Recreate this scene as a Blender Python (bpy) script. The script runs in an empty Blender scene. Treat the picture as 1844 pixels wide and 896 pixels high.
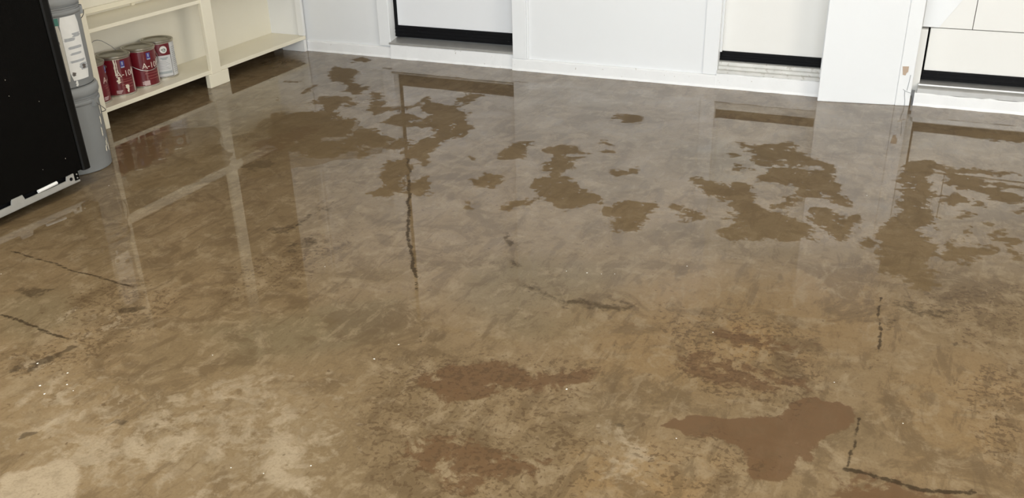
import bpy, bmesh, math, random
import numpy as np
from mathutils import Vector, Matrix, noise

# tuning values
SKY_STRENGTH = 0.6
EXPOSURE = 0.19
DOOR_WATTS = 215
DOOR_Z, DOOR_H = 1.55, 1.5
LAMP_WATTS = 18
LAMP_COLOR = (1.0, 0.88, 0.68)
SHELF_FILL_WATTS = 80  # added fill light at the right wall
FLOOR_TINT = 0.74
COAT_IOR = 1.62
TONE_A = (0.225, 0.155, 0.08)
TONE_B = (0.27, 0.184, 0.096)
TONE_D = (0.132, 0.085, 0.041)
TONE_L = (0.345, 0.254, 0.15)
TONE_G = (0.196, 0.156, 0.088)
TONE_O = (0.33, 0.2, 0.082)
TONE_H = (0.45, 0.35, 0.228)
TONE_BR = (0.150, 0.080, 0.036)
TONE_SP = (0.095, 0.056, 0.026)
TONE_K = (0.045, 0.029, 0.014)
TONE_DRY = (0.165, 0.109, 0.05)

scene = bpy.context.scene
COL = scene.collection

# ---------------------------------------------------------------- camera, sky, exposure
YAW, PITCH, ROLL, FPX = -0.422, 0.4464, -0.0258, 1655.0
cy, sy = math.cos(YAW), math.sin(YAW)
cp, sp = math.cos(PITCH), math.sin(PITCH)
cr, sr = math.cos(ROLL), math.sin(ROLL)
Rw = (Matrix(((cr, -sr, 0), (sr, cr, 0), (0, 0, 1))) @ Matrix(((1, 0, 0), (0, cp, -sp), (0, sp, cp)))
      @ Matrix(((1, 0, 0), (0, 0, -1), (0, 1, 0))) @ Matrix(((cy, -sy, 0), (sy, cy, 0), (0, 0, 1))))
cam_data = bpy.data.cameras.new('camera')
cam = bpy.data.objects.new('camera', cam_data)
COL.objects.link(cam)
cam_data.sensor_width = 36.0
cam_data.lens = FPX / 1844.0 * 36.0
cam_data.clip_start = 0.02
right, up, back = Rw[0], -Rw[1], -Rw[2]
cam.matrix_world = Matrix(((right[0], up[0], back[0], 0), (right[1], up[1], back[1], 0), (right[2], up[2], back[2], 1.5), (0, 0, 0, 1)))
scene.camera = cam

world = bpy.data.worlds.new('sky')
scene.world = world
world.use_nodes = True
wn = world.node_tree
bg = wn.nodes['Background']
tc = wn.nodes.new('ShaderNodeTexCoord')
sx = wn.nodes.new('ShaderNodeSeparateXYZ')
rp = wn.nodes.new('ShaderNodeValToRGB')
wn.links.new(tc.outputs['Generated'], sx.inputs[0])
wn.links.new(sx.outputs['Z'], rp.inputs[0])
wn.links.new(rp.outputs[0], bg.inputs['Color'])
rp.color_ramp.elements[0].position = 0.0
rp.color_ramp.elements[0].color = (1.0, 0.98, 0.95, 1)
rp.color_ramp.elements[1].position = 0.6
rp.color_ramp.elements[1].color = (0.72, 0.86, 1.0, 1)
bg.inputs['Strength'].default_value = SKY_STRENGTH
scene.view_settings.view_transform = 'Standard'
scene.view_settings.look = 'None'
scene.view_settings.gamma = 1.0
scene.view_settings.use_curve_mapping = False
scene.view_settings.exposure = EXPOSURE

# daylight through the open garage doorway behind the camera
ld = bpy.data.lights.new('doorway_daylight', 'AREA')
ld.shape = 'RECTANGLE'
ld.size, ld.size_y = 6.6, DOOR_H
ld.energy = DOOR_WATTS
ld.color = (0.90, 0.96, 1.0)
lo = bpy.data.objects.new('doorway_daylight', ld)
COL.objects.link(lo)
lo.location = (-0.4, -1.25, DOOR_Z)
lo.rotation_euler = (math.radians(90), 0, 0)

# warm ceiling lamp over the left half of the garage, above the picture
l2 = bpy.data.lights.new('ceiling_lamp', 'AREA')
l2.shape = 'RECTANGLE'
l2.size, l2.size_y = 0.3, 1.2
l2.energy = LAMP_WATTS
l2.color = LAMP_COLOR
o2 = bpy.data.objects.new('ceiling_lamp', l2)
COL.objects.link(o2)
o2.location = (-2.5, 1.75, 2.5)

# warm fill added inside the right wall to brighten the shelves, outside the picture
l3 = bpy.data.lights.new('shelf_fill_light', 'AREA')
l3.shape = 'RECTANGLE'
l3.size, l3.size_y = 1.8, 1.2
l3.energy = SHELF_FILL_WATTS
l3.color = (1.0, 0.93, 0.80)
o3 = bpy.data.objects.new('shelf_fill_light', l3)
COL.objects.link(o3)
o3.location = (3.45, 1.6, 1.55)
o3.rotation_euler = (math.radians(90), 0, math.radians(90))

# ---------------------------------------------------------------- helpers
def tag(o, label=None, cat=None, group=None, kind=None):
    if label: o['label'] = label
    if cat: o['category'] = cat
    if group: o['group'] = group
    if kind: o['kind'] = kind
    return o

def empty(name, loc=(0, 0, 0)):
    o = bpy.data.objects.new(name, None)
    o.empty_display_size = 0.05
    COL.objects.link(o)
    o.location = loc
    return o

def obj(name, bm, mat, parent=None, smooth=False):
    me = bpy.data.meshes.new(name)
    bmesh.ops.recalc_face_normals(bm, faces=bm.faces)
    if smooth:
        for f in bm.faces: f.smooth = True
    bm.to_mesh(me)
    bm.free()
    o = bpy.data.objects.new(name, me)
    COL.objects.link(o)
    me.materials.append(mat)
    if smooth:
        md = o.modifiers.new('wn', 'EDGE_SPLIT'); md.split_angle = math.radians(35)
    if parent is not None: o.parent = parent
    return o

def add_box(bm, x0, x1, y0, y1, z0, z1, bevel=0.0):
    b = bmesh.new()
    r = bmesh.ops.create_cube(b, size=1)
    for v in b.verts:
        v.co = Vector(((x0 + x1) / 2 + v.co.x * (x1 - x0), (y0 + y1) / 2 + v.co.y * (y1 - y0), (z0 + z1) / 2 + v.co.z * (z1 - z0)))
    if bevel:
        bmesh.ops.bevel(b, geom=list(b.edges), offset=bevel, segments=2, affect='EDGES', profile=0.5)
    merge(bm, b)

def merge(bm, b):
    vs = [bm.verts.new(v.co) for v in b.verts]
    b.verts.index_update()
    for f in b.faces:
        try: bm.faces.new([vs[v.index] for v in f.verts])
        except ValueError: pass
    b.free()

def add_prism(bm, pts, lo_, hi, axis='z', bevel=0.0):
    """polygon pts extruded along an axis from lo_ to hi"""
    def P(a, b, c):
        return {'z': Vector((a, b, c)), 'y': Vector((a, c, b)), 'x': Vector((c, a, b))}[axis]
    b = bmesh.new()
    A = [b.verts.new(P(u, v, lo_)) for u, v in pts]
    B = [b.verts.new(P(u, v, hi)) for u, v in pts]
    n = len(pts)
    b.faces.new(A); b.faces.new(B)
    for i in range(n): b.faces.new((A[i], A[(i + 1) % n], B[(i + 1) % n], B[i]))
    bmesh.ops.recalc_face_normals(b, faces=b.faces)
    if bevel: bmesh.ops.bevel(b, geom=list(b.edges), offset=bevel, segments=1, affect='EDGES', profile=0.5)
    merge(bm, b)

def add_lathe(bm, prof, seg=48, c=(0, 0, 0)):
    """profile [(r, z)] turned about the z axis"""
    rings = []
    for r, z in prof:
        if r < 1e-6: rings.append([bm.verts.new((c[0], c[1], c[2] + z))])
        else: rings.append([bm.verts.new((c[0] + r * math.cos(2 * math.pi * k / seg), c[1] + r * math.sin(2 * math.pi * k / seg), c[2] + z)) for k in range(seg)])
    for a, b in zip(rings, rings[1:]):
        for k in range(seg):
            k2 = (k + 1) % seg
            if len(a) == 1 and len(b) == 1: continue
            if len(a) == 1: bm.faces.new((a[0], b[k], b[k2]))
            elif len(b) == 1: bm.faces.new((a[k], a[k2], b[0]))
            else: bm.faces.new((a[k], a[k2], b[k2], b[k]))

def add_tube(bm, pts, r, seg=8):
    pts = [Vector(p) for p in pts]
    rings = []
    n = len(pts)
    ref = None
    for i, p in enumerate(pts):
        t = (pts[min(i + 1, n - 1)] - pts[max(i - 1, 0)]).normalized()
        if ref is None: ref = t.orthogonal().normalized()
        ref = (ref - t * ref.dot(t)).normalized()
        bi = t.cross(ref)
        rings.append([bm.verts.new(p + r * (math.cos(2 * math.pi * k / seg) * ref + math.sin(2 * math.pi * k / seg) * bi)) for k in range(seg)])
    for a, b in zip(rings, rings[1:]):
        for k in range(seg): bm.faces.new((a[k], a[(k + 1) % seg], b[(k + 1) % seg], b[k]))
    bm.faces.new(rings[0]); bm.faces.new(rings[-1])

def add_cyl_patch(bm, r, a0, a1, z0, z1, th=0.0006, n=10, wob=0.0, rnd=0.0, seed=0):
    """a thin curved sticker on a cylinder of radius r, angles in degrees; rnd rounds its corners"""
    rg = random.Random(seed)
    nz = 8 if (wob or rnd) else 1
    grid = []
    for j in range(nz + 1):
        t = j / nz
        z = z0 + (z1 - z0) * t
        d0 = d1 = 0
        if rnd:
            e = min(z - z0, z1 - z)
            if e < rnd: d0 = d1 = math.degrees((rnd - math.sqrt(max(0, rnd * rnd - (rnd - e) ** 2))) / r)
        if wob: d0 += rg.uniform(-wob, wob); d1 += rg.uniform(-wob, wob)
        row = []
        for i in range(n + 1):
            a = math.radians((a0 + d0) + (a1 - d1 - a0 - d0) * i / n)
            row.append((bm.verts.new(((r) * math.cos(a), (r) * math.sin(a), z)), bm.verts.new(((r + th) * math.cos(a), (r + th) * math.sin(a), z))))
        grid.append(row)
    for j in range(nz):
        for i in range(n):
            for s in (0, 1):
                bm.faces.new((grid[j][i][s], grid[j][i + 1][s], grid[j + 1][i + 1][s], grid[j + 1][i][s]))
    for j in range(nz):
        for i in (0, n):
            bm.faces.new((grid[j][i][0], grid[j][i][1], grid[j + 1][i][1], grid[j + 1][i][0]))
    for i in range(n):
        for j in (0, nz):
            bm.faces.new((grid[j][i][0], grid[j][i][1], grid[j][i + 1][1], grid[j][i + 1][0]))

def text_mesh(txt, size):
    """flat glyph mesh of a text: list of (verts, faces) in the xy plane, origin left baseline"""
    cu = bpy.data.curves.new('lettering', 'FONT')
    cu.body = txt; cu.size = size
    cu.resolution_u = 3
    t = bpy.data.objects.new('lettering', cu)
    COL.objects.link(t)
    bpy.context.view_layer.update()
    dg = bpy.context.evaluated_depsgraph_get()
    me = bpy.data.meshes.new_from_object(t.evaluated_get(dg))
    V = [v.co.copy() for v in me.vertices]
    Fs = [tuple(p.vertices) for p in me.polygons]
    bpy.data.objects.remove(t); bpy.data.curves.remove(cu); bpy.data.meshes.remove(me)
    return V, Fs

def add_cyl_text(bm, txt, size, r, a0, z, th=0.0007):
    V, Fs = text_mesh(txt, size)
    vs = [bm.verts.new(((r + th) * math.cos(math.radians(a0) + v.x / r), (r + th) * math.sin(math.radians(a0) + v.x / r), z + v.y)) for v in V]
    for f in Fs:
        try: bm.faces.new([vs[i] for i in f])
        except ValueError: pass

# ---------------------------------------------------------------- materials
def mat(name, color, rough=0.5, metal=0.0, coat=0.0, spec=0.5, var=0.0, vscale=8.0, dark=None, dscale=30.0, dthr=0.62, bump=0.0, bscale=60.0):
    m = bpy.data.materials.new(name)
    m.use_nodes = True
    nt = m.node_tree
    b = nt.nodes['Principled BSDF']
    b.inputs['Roughness'].default_value = rough
    b.inputs['Metallic'].default_value = metal
    b.inputs['Coat Weight'].default_value = coat
    b.inputs['Coat Roughness'].default_value = 0.08
    b.inputs['Specular IOR Level'].default_value = spec
    g = nt.nodes.new('ShaderNodeNewGeometry')
    n = nt.nodes.new('ShaderNodeTexNoise')
    n.inputs['Scale'].default_value = vscale
    n.inputs['Detail'].default_value = 5
    nt.links.new(g.outputs['Position'], n.inputs['Vector'])
    mx = nt.nodes.new('ShaderNodeMix'); mx.data_type = 'RGBA'
    c = Vector(color)
    mx.inputs['A'].default_value = (*(c * (1 - var)), 1)
    mx.inputs['B'].default_value = (*[min(1, q) for q in (c * (1 + var))], 1)
    nt.links.new(n.outputs['Fac'], mx.inputs['Factor'])
    out = mx.outputs['Result']
    if dark is not None:
        n2 = nt.nodes.new('ShaderNodeTexNoise')
        n2.inputs['Scale'].default_value = dscale; n2.inputs['Detail'].default_value = 4
        nt.links.new(g.outputs['Position'], n2.inputs['Vector'])
        mr = nt.nodes.new('ShaderNodeMapRange')
        mr.inputs['From Min'].default_value = dthr; mr.inputs['From Max'].default_value = dthr + 0.06
        nt.links.new(n2.outputs['Fac'], mr.inputs['Value'])
        m2 = nt.nodes.new('ShaderNodeMix'); m2.data_type = 'RGBA'
        nt.links.new(mr.outputs['Result'], m2.inputs['Factor'])
        nt.links.new(out, m2.inputs['A'])
        m2.inputs['B'].default_value = (*dark, 1)
        out = m2.outputs['Result']
    nt.links.new(out, b.inputs['Base Color'])
    if bump:
        bn = nt.nodes.new('ShaderNodeBump'); bn.inputs['Strength'].default_value = bump; bn.inputs['Distance'].default_value = 0.004
        n3 = nt.nodes.new('ShaderNodeTexNoise'); n3.inputs['Scale'].default_value = bscale
        nt.links.new(g.outputs['Position'], n3.inputs['Vector'])
        nt.links.new(n3.outputs['Fac'], bn.inputs['Height'])
        nt.links.new(bn.outputs['Normal'], b.inputs['Normal'])
    return m

M = dict(
    wall=mat('white wall paint', (0.80, 0.81, 0.82), 0.45, var=0.02, vscale=3),
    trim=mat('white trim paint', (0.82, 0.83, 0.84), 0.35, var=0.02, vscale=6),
    curb=mat('white curb paint', (0.84, 0.84, 0.84), 0.55, var=0.04, vscale=14, dark=(0.45, 0.41, 0.36), dscale=34, dthr=0.70, bump=0.25, bscale=50),
    door=mat('door paint', (0.80, 0.79, 0.76), 0.4, var=0.015, vscale=3),
    doorw=mat('white door paint', (0.80, 0.81, 0.83), 0.4, var=0.01, vscale=3),
    rubber=mat('black rubber', (0.006, 0.006, 0.007), 0.6, spec=0.12, var=0.3, vscale=30, dark=(0.03, 0.03, 0.033), dscale=60, dthr=0.68),
    alu=mat('dull aluminium', (0.50, 0.49, 0.47), 0.42, metal=0.6, var=0.12, vscale=20),
    sill=mat('weathered sill paint', (0.62, 0.61, 0.58), 0.6, var=0.2, vscale=16, dark=(0.48, 0.46, 0.42), dscale=40, dthr=0.60),
    ceiling=mat('ceiling paint', (0.80, 0.79, 0.76), 0.7, var=0.01),
    cream=mat('cream shelf paint', (0.86, 0.80, 0.64), 0.38, coat=0.15, var=0.035, vscale=7),
    panel=mat('pale back panel paint', (0.84, 0.795, 0.67), 0.5, var=0.04, vscale=4),
    endw=mat('white end panel paint', (0.81, 0.81, 0.80), 0.4, var=0.02, vscale=5),
    shadeboard=mat('dark brown board', (0.07, 0.045, 0.026), 0.7, var=0.2, vscale=9),  # dark tone put in for under-shelf shade and dim upper bays
    chip=mat('bare tan wood', (0.48, 0.36, 0.27), 0.7, var=0.1, vscale=60),
    grime=mat('dark grime', (0.10, 0.085, 0.065), 0.8, var=0.2, vscale=40),
    black=mat('black appliance paint', (0.003, 0.0027, 0.0023), 0.55, spec=0.05, var=0.2, vscale=20, dark=(0.05, 0.048, 0.04), dscale=40, dthr=0.80, bump=0.12, bscale=260),
    blackstrip=mat('black door edge', (0.004, 0.0036, 0.003), 0.4, spec=0.15, var=0.1),
    zinc=mat('galvanised steel', (0.46, 0.45, 0.42), 0.45, metal=0.5, var=0.15, vscale=25),
    white=mat('white plastic', (0.74, 0.73, 0.70), 0.4, var=0.03),
    grey=mat('grey bucket plastic', (0.215, 0.222, 0.222), 0.45, var=0.06, vscale=10),
    greyl=mat('grey lid plastic', (0.24, 0.247, 0.247), 0.4, var=0.06, vscale=10),
    wire=mat('steel wire', (0.42, 0.41, 0.39), 0.35, metal=0.8),
    drip=mat('dried cream paint', (0.74, 0.68, 0.56), 0.5, var=0.05),
    paper=mat('white label paper', (0.72, 0.71, 0.68), 0.5, var=0.06, vscale=40),
    paperb=mat('beige label paper', (0.52, 0.49, 0.42), 0.5, var=0.08, vscale=40),
    green=mat('green label print', (0.03, 0.17, 0.13), 0.45),
    greyprint=mat('grey label print', (0.36, 0.37, 0.38), 0.5, var=0.15, vscale=60),
    darkprint=mat('dark label print', (0.10, 0.085, 0.075), 0.5, var=0.2, vscale=60),
    tin=mat('can tin', (0.55, 0.52, 0.45), 0.3, metal=0.9, var=0.08, vscale=20),
    tind=mat('can lid tin', (0.40, 0.385, 0.33), 0.34, metal=0.85, var=0.12, vscale=25),
    red=mat('maroon label print', (0.135, 0.006, 0.012), 0.28, coat=0.3, var=0.15, vscale=18),
    redl=mat('faded red print', (0.27, 0.075, 0.07), 0.35, var=0.1, vscale=30),
    ink=mat('cream lettering', (0.72, 0.62, 0.55), 0.4),
    pink=mat('pink white print', (0.55, 0.40, 0.40), 0.4, var=0.1, vscale=60),
    blue=mat('blue logo print', (0.06, 0.06, 0.26), 0.4),
    bluel=mat('pale blue print', (0.36, 0.40, 0.52), 0.4),
    labelw=mat('white printed label', (0.60, 0.60, 0.60), 0.4, var=0.06, vscale=30),
    labelg=mat('grey printed band', (0.36, 0.39, 0.40), 0.4),
    eye=mat('green ring print', (0.16, 0.22, 0.18), 0.4),
    drive=mat('driveway concrete', (0.42, 0.40, 0.37), 0.8, var=0.1, vscale=2),
    fleck=mat('white paint flecks', (0.85, 0.82, 0.75), 0.5),  # also colours the painted glints
)

# ---------------------------------------------------------------- floor stains, with a few painted reflections and light (world metres)
DRY_PATCHES=[
[(-3.481,4.993),(-3.343,4.979),(-3.233,4.893),(-3.2,4.786),(-3.135,4.694),(-3.006,4.606),(-2.931,4.463),(-2.993,4.43),(-3.102,4.488),(-3.137,4.583),(-3.259,4.697),(-3.334,4.718),(-3.441,4.848)],
[(-3.142,4.184),(-3.157,4.317),(-3.073,4.394),(-2.974,4.38),(-2.904,4.313),(-2.906,4.254),(-2.983,4.266),(-2.921,4.181),(-2.957,4.124),(-3.047,4.137),(-3.101,4.225)],
[(-2.91,4.533),(-2.857,4.53),(-2.791,4.431),(-2.72,4.281),(-2.674,4.316),(-2.572,4.325),(-2.54,4.269),(-2.638,4.253),(-2.663,4.136),(-2.738,4.182),(-2.806,4.251),(-2.834,4.376)],
[(-2.553,4.069),(-2.545,4.195),(-2.548,4.303),(-2.54,4.419),(-2.572,4.389),(-2.596,4.498),(-2.572,4.566),(-2.516,4.486),(-2.399,4.468),(-2.343,4.45),(-2.369,4.596),(-2.358,4.721),(-2.287,4.725),(-2.279,4.607),(-2.319,4.496),(-2.307,4.424),(-2.189,4.373),(-2.183,4.268),(-2.123,4.169),(-2.075,4.104),(-2.051,4),(-2.061,3.935),(-2.094,3.938),(-2.079,3.808),(-2.067,3.669),(-2.002,3.583),(-2.025,3.535),(-2.127,3.592),(-2.187,3.626),(-2.229,3.814),(-2.199,3.916),(-2.244,4.061),(-2.335,4.045),(-2.408,4.036),(-2.471,4.047)],
[(-3.257,4.001),(-3.126,4.028),(-3.048,4.13),(-2.838,4.129),(-2.762,4.048),(-2.643,3.953),(-2.516,3.931),(-2.423,3.868),(-2.362,3.858),(-2.293,3.852),(-2.233,3.782),(-2.261,3.684),(-2.319,3.693),(-2.354,3.769),(-2.395,3.695),(-2.472,3.697),(-2.355,3.593),(-2.314,3.552),(-2.352,3.538),(-2.446,3.603),(-2.484,3.547),(-2.498,3.486),(-2.591,3.466),(-2.726,3.503),(-2.858,3.47)],
[(-2.236,3.553),(-2.18,3.614),(-2.089,3.525),(-2.034,3.391),(-2.058,3.332),(-1.981,3.265),(-1.988,3.147),(-2.07,3.128),(-2.114,3.263),(-2.196,3.408)],
[(-1.974,3.268),(-1.995,3.356),(-1.956,3.407),(-1.89,3.346),(-1.849,3.244),(-1.907,3.2),(-1.962,3.214)],
[(-1.754,3.727),(-1.753,3.867),(-1.756,3.953),(-1.739,4.019),(-1.681,4.025),(-1.651,3.904),(-1.642,3.768),(-1.692,3.73)],
[(-1.728,3.429),(-1.719,3.518),(-1.647,3.545),(-1.612,3.496),(-1.59,3.397),(-1.667,3.369)],
[(-1.877,3.738),(-1.863,3.771),(-1.835,3.747),(-1.822,3.697),(-1.846,3.694)],
[(-1.635,3.158),(-1.621,3.217),(-1.58,3.168),(-1.596,3.131)],
[(-1.488,3.181),(-1.464,3.253),(-1.397,3.344),(-1.358,3.25),(-1.454,3.173)],
[(-3.501,5.158),(-3.452,5.244),(-3.351,5.223),(-3.365,5.15),(-3.434,5.122)],
[(-3.566,4.571),(-3.541,4.625),(-3.499,4.584),(-3.522,4.54)],
[(-3.346,4.447),(-3.351,4.532),(-3.32,4.565),(-3.292,4.465),(-3.299,4.399)],
[(-3.424,4.294),(-3.388,4.327),(-3.367,4.253),(-3.376,4.229)],
[(-1.429,4.533),(-1.411,4.591),(-1.35,4.627),(-1.276,4.604),(-1.251,4.527),(-1.276,4.485),(-1.356,4.48),(-1.4,4.491)],
[(-1.606,3.949),(-1.574,4.018),(-1.517,4.048),(-1.431,4.026),(-1.383,3.972),(-1.379,3.945),(-1.449,3.892),(-1.389,3.832),(-1.36,3.777),(-1.376,3.719),(-1.371,3.658),(-1.339,3.596),(-1.254,3.532),(-1.191,3.498),(-1.126,3.444),(-1.114,3.394),(-1.162,3.345),(-1.192,3.291),(-1.249,3.291),(-1.322,3.328),(-1.397,3.388),(-1.477,3.486),(-1.48,3.569),(-1.438,3.621),(-1.452,3.692),(-1.526,3.704),(-1.536,3.752),(-1.492,3.795),(-1.49,3.85)],
[(-1.432,3.871),(-1.353,3.899),(-1.364,3.863),(-1.413,3.845)],
[(-1.355,4.053),(-1.278,4.066),(-1.27,4.026),(-1.32,4.008)],
[(-1.351,4.158),(-1.327,4.172),(-1.287,4.107),(-1.315,4.105)],
[(-1.183,3.751),(-1.176,3.805),(-1.153,3.788),(-1.116,3.827),(-1.114,3.879),(-1.069,3.831),(-1.058,3.748),(-1.105,3.706),(-1.129,3.685),(-1.155,3.712)],
[(-1.066,3.359),(-1.056,3.416),(-1.004,3.457),(-0.919,3.499),(-0.883,3.427),(-0.887,3.332),(-0.887,3.226),(-0.926,3.155),(-0.978,3.173),(-1.042,3.274)],
[(-0.831,3.468),(-0.807,3.498),(-0.75,3.456),(-0.685,3.439),(-0.672,3.384),(-0.778,3.384)],
[(-0.736,4.369),(-0.667,4.354),(-0.578,4.386),(-0.516,4.447),(-0.466,4.426),(-0.445,4.357),(-0.364,4.258),(-0.296,4.247),(-0.264,4.155),(-0.247,4.045),(-0.18,3.944),(-0.182,3.853),(-0.135,3.714),(-0.179,3.725),(-0.243,3.772),(-0.267,3.851),(-0.356,3.864),(-0.401,3.894),(-0.526,3.879),(-0.562,3.963),(-0.555,4.049),(-0.456,4.119),(-0.368,4.117),(-0.328,4.149),(-0.332,4.175),(-0.461,4.152),(-0.561,4.081),(-0.619,4.22),(-0.69,4.288)],
[(-0.426,3.647),(-0.404,3.771),(-0.342,3.839),(-0.275,3.878),(-0.243,3.772),(-0.306,3.72),(-0.354,3.632),(-0.401,3.615)],
[(-0.819,3.772),(-0.806,3.857),(-0.741,3.816),(-0.665,3.765),(-0.614,3.831),(-0.57,3.77),(-0.54,3.662),(-0.455,3.581),(-0.356,3.577),(-0.325,3.495),(-0.259,3.419),(-0.256,3.324),(-0.31,3.256),(-0.403,3.268),(-0.503,3.207),(-0.565,3.279),(-0.6,3.499),(-0.656,3.619),(-0.749,3.704)],
[(-0.265,3.624),(-0.231,3.664),(-0.177,3.603),(-0.137,3.685),(-0.101,3.658),(-0.106,3.552),(-0.133,3.442),(-0.163,3.382),(-0.218,3.386),(-0.254,3.496)],
[(-0.678,3.987),(-0.657,4.057),(-0.627,4.047),(-0.63,3.971),(-0.66,3.954)],
[(-0.728,4.181),(-0.724,4.22),(-0.669,4.148),(-0.707,4.134)],
[(0.03,4.348),(0.102,4.409),(0.176,4.383),(0.228,4.334),(0.349,4.361),(0.488,4.353),(0.368,4.302),(0.238,4.288),(0.167,4.278),(0.143,4.22),(0.159,3.95),(0.162,3.783),(0.156,3.65),(0.127,3.564),(0.173,3.462),(0.185,3.31),(0.182,3.037),(-0.006,3.154),(-0.009,3.464),(0.013,3.701),(0.021,3.899)],
[(0.178,4.233),(0.228,4.284),(0.308,4.248),(0.405,4.221),(0.512,4.198),(0.509,4.152),(0.411,4.101),(0.505,4.078),(0.501,3.991),(0.407,3.984),(0.343,4.047),(0.249,4.041),(0.219,4.152)],
[(0.197,3.964),(0.23,4.011),(0.277,3.95),(0.286,3.884),(0.249,3.829),(0.212,3.884)],
[(0.249,3.736),(0.294,3.806),(0.321,3.789),(0.285,3.724)],
[(0.254,3.612),(0.275,3.645),(0.292,3.602),(0.266,3.568)],
[(0.295,3.943),(0.332,3.943),(0.341,3.89),(0.313,3.894)],
[(0.431,3.91),(0.499,3.963),(0.496,3.908),(0.448,3.89)],
[(0.32,3.724),(0.39,3.738),(0.38,3.696),(0.337,3.693)],
[(0.37,3.631),(0.432,3.704),(0.438,3.633),(0.393,3.545)],
[(0.207,3.498),(0.258,3.553),(0.275,3.478),(0.375,3.504),(0.368,3.424),(0.332,3.432),(0.305,3.272),(0.233,3.308),(0.208,3.385)],
[(0.419,3.578),(0.481,3.626),(0.471,3.419),(0.43,3.447)],
[(-0.105,3.334),(-0.042,3.428),(-0.005,3.395),(-0.017,3.322),(-0.069,3.314)],
[(-0.756,3.468),(-0.694,3.464),(-0.668,3.393),(-0.708,3.352),(-0.732,3.369)],
[(0.242,4.889),(0.343,4.925),(0.55,4.925),(0.544,4.818),(0.414,4.788),(0.28,4.811)]]
WET_FINGERS=[[(-2.613,3.763),(-2.649,3.944),(-2.604,3.894),(-2.581,3.756),(-2.696,3.668),(-2.722,3.705)],[(-2.872,4.106),(-2.783,4.137),(-2.559,3.965),(-2.397,3.862),(-2.29,3.847),(-2.446,3.908),(-2.595,3.986),(-2.732,4.076)],[(-2.554,4.294),(-2.526,4.394),(-2.358,4.278),(-2.389,4.207),(-2.51,4.236)],[(-2.33,4.037),(-2.251,4.084),(-2.223,3.98),(-2.226,3.809),(-2.276,3.821),(-2.28,3.944)]]
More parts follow.
